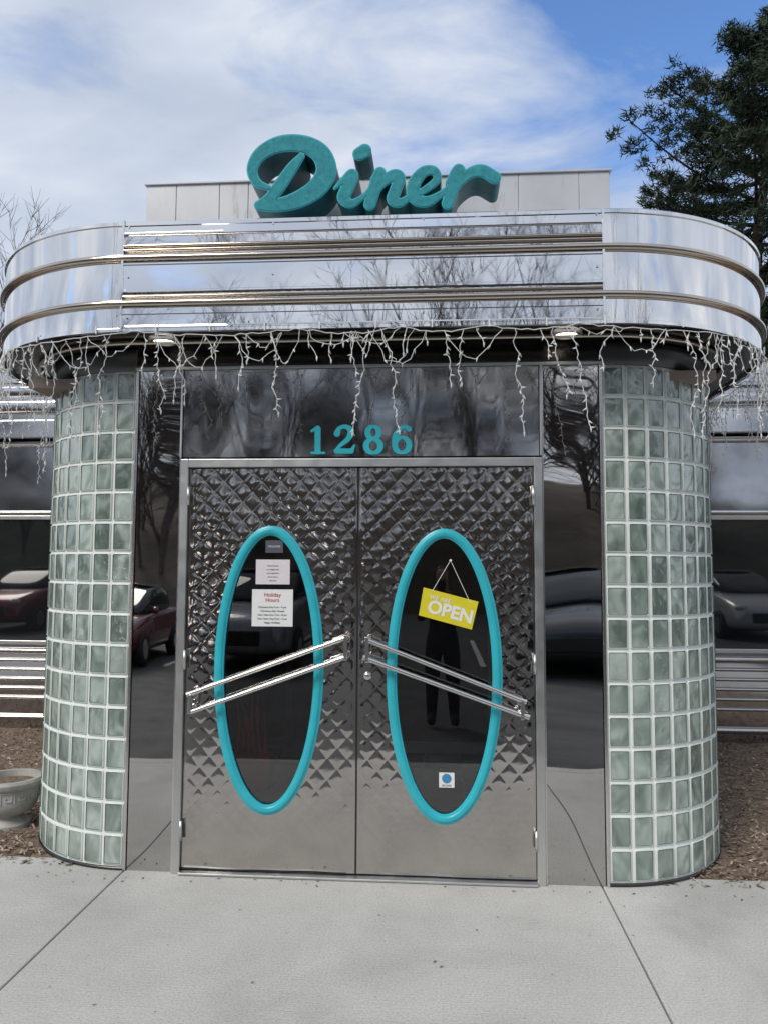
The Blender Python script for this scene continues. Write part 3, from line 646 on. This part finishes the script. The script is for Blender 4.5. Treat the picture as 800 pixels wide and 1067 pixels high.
# ================================================================== parked cars (behind the camera, seen in the steel)
m_tyre=paint('tyre',(.02,.02,.02),.8); m_carglass,nt,bs=M('car_glass'); bs.inputs['Base Color'].default_value=(.015,.018,.02,1); bs.inputs['Roughness'].default_value=.03
m_head=flat('headlamp_lens',(.7,.72,.75),.1)
def carpaint(n,c):
    m,nt,bs=M(n); bs.inputs['Base Color'].default_value=(*c,1); bs.inputs['Roughness'].default_value=.25; bs.inputs['Coat Weight'].default_value=1; bs.inputs['Metallic'].default_value=.3; return m
def car(loc,rot,mat,suv=False):
    E=empty('parked_car'); up=.22 if suv else 0
    def loft(st,name,mt):
        v=[];f=[]; K=10
        for (x,hw,zb,zt,rnd) in st:
            sec=[(-hw*.86,zb),(-hw,zb+.12*(zt-zb)+.02),(-hw,zb+.55*(zt-zb)),(-hw*(1-rnd*.4),zt-.06*(zt-zb)),(-hw*(1-rnd),zt),(hw*(1-rnd),zt),(hw*(1-rnd*.4),zt-.06*(zt-zb)),(hw,zb+.55*(zt-zb)),(hw,zb+.12*(zt-zb)+.02),(hw*.86,zb)]
            v+=[(x,y,z) for y,z in sec]
        n=len(st)
        for i in range(n-1):
            for k in range(K): f.append((i*K+k,i*K+(k+1)%K,(i+1)*K+(k+1)%K,(i+1)*K+k))
        f.append(tuple(range(K))); f.append(tuple((n-1)*K+k for k in range(K))[::-1])
        o=mesh(name,v,f,mt,E,True); fixn(o); s=o.modifiers.new('s','SUBSURF'); s.levels=1; s.render_levels=2; return o
    loft([(-2.25,.70,.45,.80+up*.6,.2),(-2.2,.82,.28,.92+up,.15),(-1.6,.89,.2,1.02+up,.12),(-.8,.9,.2,1.0+up,.1),(.6,.9,.2,.98+up,.1),(1.1,.89,.2,.93+up*.9,.15),(1.8,.86,.22,.82+up*.8,.2),(2.2,.76,.28,.70+up*.6,.25),(2.28,.6,.38,.6+up*.4,.3)],'body',mat)
    r0=-2.0 if suv else -1.75
    loft([(r0,.62,.9+up,1.0+up,.2),(r0+.35,.7,.92+up,1.38+up,.22),(-.6,.74,.92+up,1.47+up,.2),(.1,.74,.92+up,1.45+up,.2),(.55,.7,.92+up,1.25+up,.2),(1.15,.66,.86+up,.95+up,.2)],'greenhouse_glass',m_carglass)
    loft([(r0+.4,.56,1.40+up,1.425+up,.1),(-.6,.62,1.48+up,1.50+up,.1),(.12,.60,1.46+up,1.475+up,.1)],'roof_panel',mat)
    for x in(-1.35,1.38):
        for y in(-.82,.82):
            g=G(); R=.35 if suv else .32; g.lathe([(0,-.1),(R*.6,-.1),(R*.66,-.09),(R*.95,-.11),(R,-.06),(R,.06),(R*.95,.11),(R*.66,.09),(R*.6,.1),(0,.1)],(0,0,0),24); o=g.obj('wheel',m_tyre,E,True); o.rotation_euler=(math.pi/2,0,0); o.location=(x,y,R)
            g=G(); g.lathe([(0,-.115),(R*.2,-.12),(R*.6,-.105)],(0,0,0),10); o=g.obj('wheel_rim',m_alum,E); o.rotation_euler=(math.pi/2 if y>0 else -math.pi/2,0,0); o.location=(x,y,R)
    g=G()
    for y in(-.62,.62): g.tube([(2.1,y-.14,.66+up*.7),(2.16,y,.66+up*.7),(2.1,y+.14,.66+up*.7)],[.05,.075,.05],8)
    g.obj('headlamps',m_head,E,True)
    g=G(); g.box(2.2,2.285,-.42,.42,.44,.60+up*.4); g.obj('grille',m_black,E,bevel=.03)
    g=G()
    for y in(-.98,.98): g.tube([(.55,y-.08,1.02+up),(.55,y+.08,1.02+up)],.07,8)
    g.obj('mirrors',mat,E,True)
    E.location=loc; E.rotation_euler=(0,0,rot)
r90=math.radians(90)
cars=[(-13.9,(.12,.13,.15),0),(-11.1,(.22,.02,.03),1),(-8.5,(.03,.05,.10),1),(-5.7,(.12,.015,.02),0),(-2.9,(.30,.31,.33),1),(2.7,(.012,.013,.015),1),(5.5,(.12,.13,.15),0),(8.3,(.5,.5,.5),1),(11.2,(.3,.31,.33),0)]
for k,(x,c_,sv) in enumerate(cars): car((x,-10.4-.2*(k%3),-.14),r90,carpaint('car_paint_%d'%k,c_),bool(sv))

# ================================================================== photographer (only seen as a reflection in the glass)
PE=empty('person'); px,py=.46,-4.5
m_cloth=paint('dark_clothes',(.025,.028,.04),.8); m_skin=paint('skin',(.45,.27,.19),.5,.05); m_hair=paint('hair_dark',(.03,.02,.015),.6)
def skin(name,pts,edges,mat,root=0,lv=2):
    m=bpy.data.meshes.new(name); m.from_pydata([p[:3] for p in pts],edges,[]); o=bpy.data.objects.new(name,m); link(o,PE); m.materials.append(mat)
    s=o.modifiers.new('sk','SKIN'); sv=m.skin_vertices[0].data
    for i,p in enumerate(pts): r=p[3]; sv[i].radius=(r,p[4] if len(p)>4 else r)
    sv[root].use_root=True; u=o.modifiers.new('ss','SUBSURF'); u.levels=1; u.render_levels=lv; s.use_smooth_shade=True; return o
b=[(0,0,.95,.15,.11),(0,0,1.1,.145,.10),(0,0,1.28,.17,.11),(0,0,1.42,.15,.09),(0,.01,1.50,.06),
 (-.10,0,.88,.115),(-.11,.01,.50,.082),(-.12,-.02,.12,.06),(-.12,.12,.05,.05),
 (.10,0,.88,.115),(.12,.02,.50,.082),(.13,0,.12,.06),(.14,.14,.05,.05),
 (-.19,0,1.40,.062),(-.24,.08,1.16,.050),(-.10,.28,1.40,.036),
 (.19,0,1.40,.062),(.24,.08,1.16,.050),(.08,.28,1.40,.036)]
e=[(0,1),(1,2),(2,3),(3,4),(0,5),(5,6),(6,7),(7,8),(0,9),(9,10),(10,11),(11,12),(3,13),(13,14),(14,15),(3,16),(16,17),(17,18)]
skin('body',b,e,m_cloth)
skin('head',[(0,.01,1.48,.05),(0,.015,1.56,.07,.075),(0,.02,1.65,.078,.095),(0,.01,1.73,.06,.075)],[(0,1),(1,2),(2,3)],m_skin)
skin('hair',[(0,-.03,1.60,.06),(0,-.03,1.70,.082,.085),(0,.0,1.755,.06,.07)],[(0,1),(1,2)],m_hair)
for s,x0 in((-1,-.08),(1,.06)):
    hb=[(x0+s*.01,.29,1.42,.03,.018),(x0,.31,1.49,.038,.014)]; ed=[(0,1)]
    skin('palm',hb,ed,m_skin)
    for k in range(4):
        z=1.475+.018*k; skin('finger_%d'%k,[(x0,.315,z,.009),(x0-s*.012,.345,z+.006,.009),(x0-s*.035,.352,z+.008,.008)],[(0,1),(1,2)],m_skin,0,1)
    skin('thumb',[(x0,.30,1.45,.011),(x0-s*.025,.30,1.475,.010),(x0-s*.045,.305,1.49,.009)],[(0,1),(1,2)],m_skin,0,1)
g=G(); g.box(-.06,.04,.318,.327,1.45,1.60); g.obj('phone',m_black,PE,bevel=.003)
PE.location=(px,py,-.142)

# ================================================================== sky / light
w=bpy.data.worlds.new('World'); scene.world=w; w.use_nodes=True; nt=w.node_tree; bg=nt.nodes['Background']; bg.inputs[1].default_value=.11
SE,SR=math.radians(42),math.radians(215)
sky=N(nt,'ShaderNodeTexSky',sky_type='NISHITA'); sky.sun_disc=False; sky.sun_elevation=SE; sky.sun_rotation=SR; sky.air_density=1.0; sky.dust_density=.3
tc=N(nt,'ShaderNodeTexCoord'); sep=N(nt,'ShaderNodeSeparateXYZ'); nt.links.new(tc.outputs['Generated'],sep.inputs[0])
za=N(nt,'ShaderNodeMath',operation='MAXIMUM'); za.inputs[1].default_value=0; nt.links.new(sep.outputs[2],za.inputs[0]); zz=N(nt,'ShaderNodeMath',operation='ADD'); zz.inputs[1].default_value=.22; nt.links.new(za.outputs[0],zz.inputs[0])
dv=N(nt,'ShaderNodeVectorMath',operation='DIVIDE'); cb=N(nt,'ShaderNodeCombineXYZ')
for i in range(3): nt.links.new(zz.outputs[0],cb.inputs[i])
nt.links.new(tc.outputs['Generated'],dv.inputs[0]); nt.links.new(cb.outputs[0],dv.inputs[1])
mp=N(nt,'ShaderNodeMapping'); mp.inputs['Rotation'].default_value=(0,0,.7); mp.inputs['Scale'].default_value=(1.0,1.7,1); nt.links.new(dv.outputs[0],mp.inputs[0])
n1=N(nt,'ShaderNodeTexNoise'); n1.inputs['Scale'].default_value=2.6; n1.inputs['Detail'].default_value=9; n1.inputs['Roughness'].default_value=.56; n1.inputs['Distortion'].default_value=.35; nt.links.new(mp.outputs[0],n1.inputs['Vector'])
bd=Vector((math.sin(math.radians(13))*math.cos(math.radians(40)),math.cos(math.radians(13))*math.cos(math.radians(40)),math.sin(math.radians(40))))
dt=N(nt,'ShaderNodeVectorMath',operation='DOT_PRODUCT'); dt.inputs[1].default_value=bd; nt.links.new(tc.outputs['Generated'],dt.inputs[0])
mr=mapr(nt,dt.outputs['Value'],.90,1.0,.22,-.12); ad=N(nt,'ShaderNodeMath',operation='ADD'); nt.links.new(n1.outputs[0],ad.inputs[0]); nt.links.new(mr.outputs[0],ad.inputs[1])
cov=ramp(nt,ad.outputs[0],[(.34,0.0),(.64,1.0)])
n2=N(nt,'ShaderNodeTexNoise'); n2.inputs['Scale'].default_value=1.8; n2.inputs['Detail'].default_value=7; n2.inputs['Roughness'].default_value=.5; nt.links.new(mp.outputs[0],n2.inputs['Vector'])
cc=ramp(nt,n2.outputs[0],[(.32,(.42,.49,.62)),(.5,(.58,.64,.75)),(.68,(.80,.83,.88))]); sc=N(nt,'ShaderNodeVectorMath',operation='SCALE'); sc.inputs['Scale'].default_value=10; nt.links.new(cc.outputs[0],sc.inputs[0])
sb=N(nt,'ShaderNodeVectorMath',operation='MULTIPLY'); sb.inputs[1].default_value=(1.25,1.6,2.05); nt.links.new(sky.outputs[0],sb.inputs[0])
mx=N(nt,'ShaderNodeMix',data_type='RGBA'); nt.links.new(cov.outputs[0],mx.inputs[0]); nt.links.new(sb.outputs[0],mx.inputs[6]); nt.links.new(sc.outputs[0],mx.inputs[7]); nt.links.new(mx.outputs[2],bg.inputs[0])
L=bpy.data.lights.new('sun','SUN'); L.energy=2.1; L.angle=math.radians(22); L.color=(1,.95,.87); o=bpy.data.objects.new('sun',L); link(o)
az=SR; dirv=Vector((math.sin(az)*math.cos(SE),math.cos(az)*math.cos(SE),math.sin(SE))); o.rotation_euler=dirv.to_track_quat('Z','Y').to_euler()

# ================================================================== camera
c=bpy.data.cameras.new('camera'); co=bpy.data.objects.new('camera',c); link(co); c.sensor_fit='VERTICAL'; c.sensor_height=36; c.lens=36*FPX/1067; c.clip_end=2000; c.clip_start=.03
R=Matrix((_r2,_u2,-_fw)).transposed().to_4x4(); co.matrix_world=Matrix.Translation(CAM)@R
scene.camera=co
scene.view_settings.view_transform='Standard'; scene.view_settings.look='None'; scene.view_settings.exposure=0
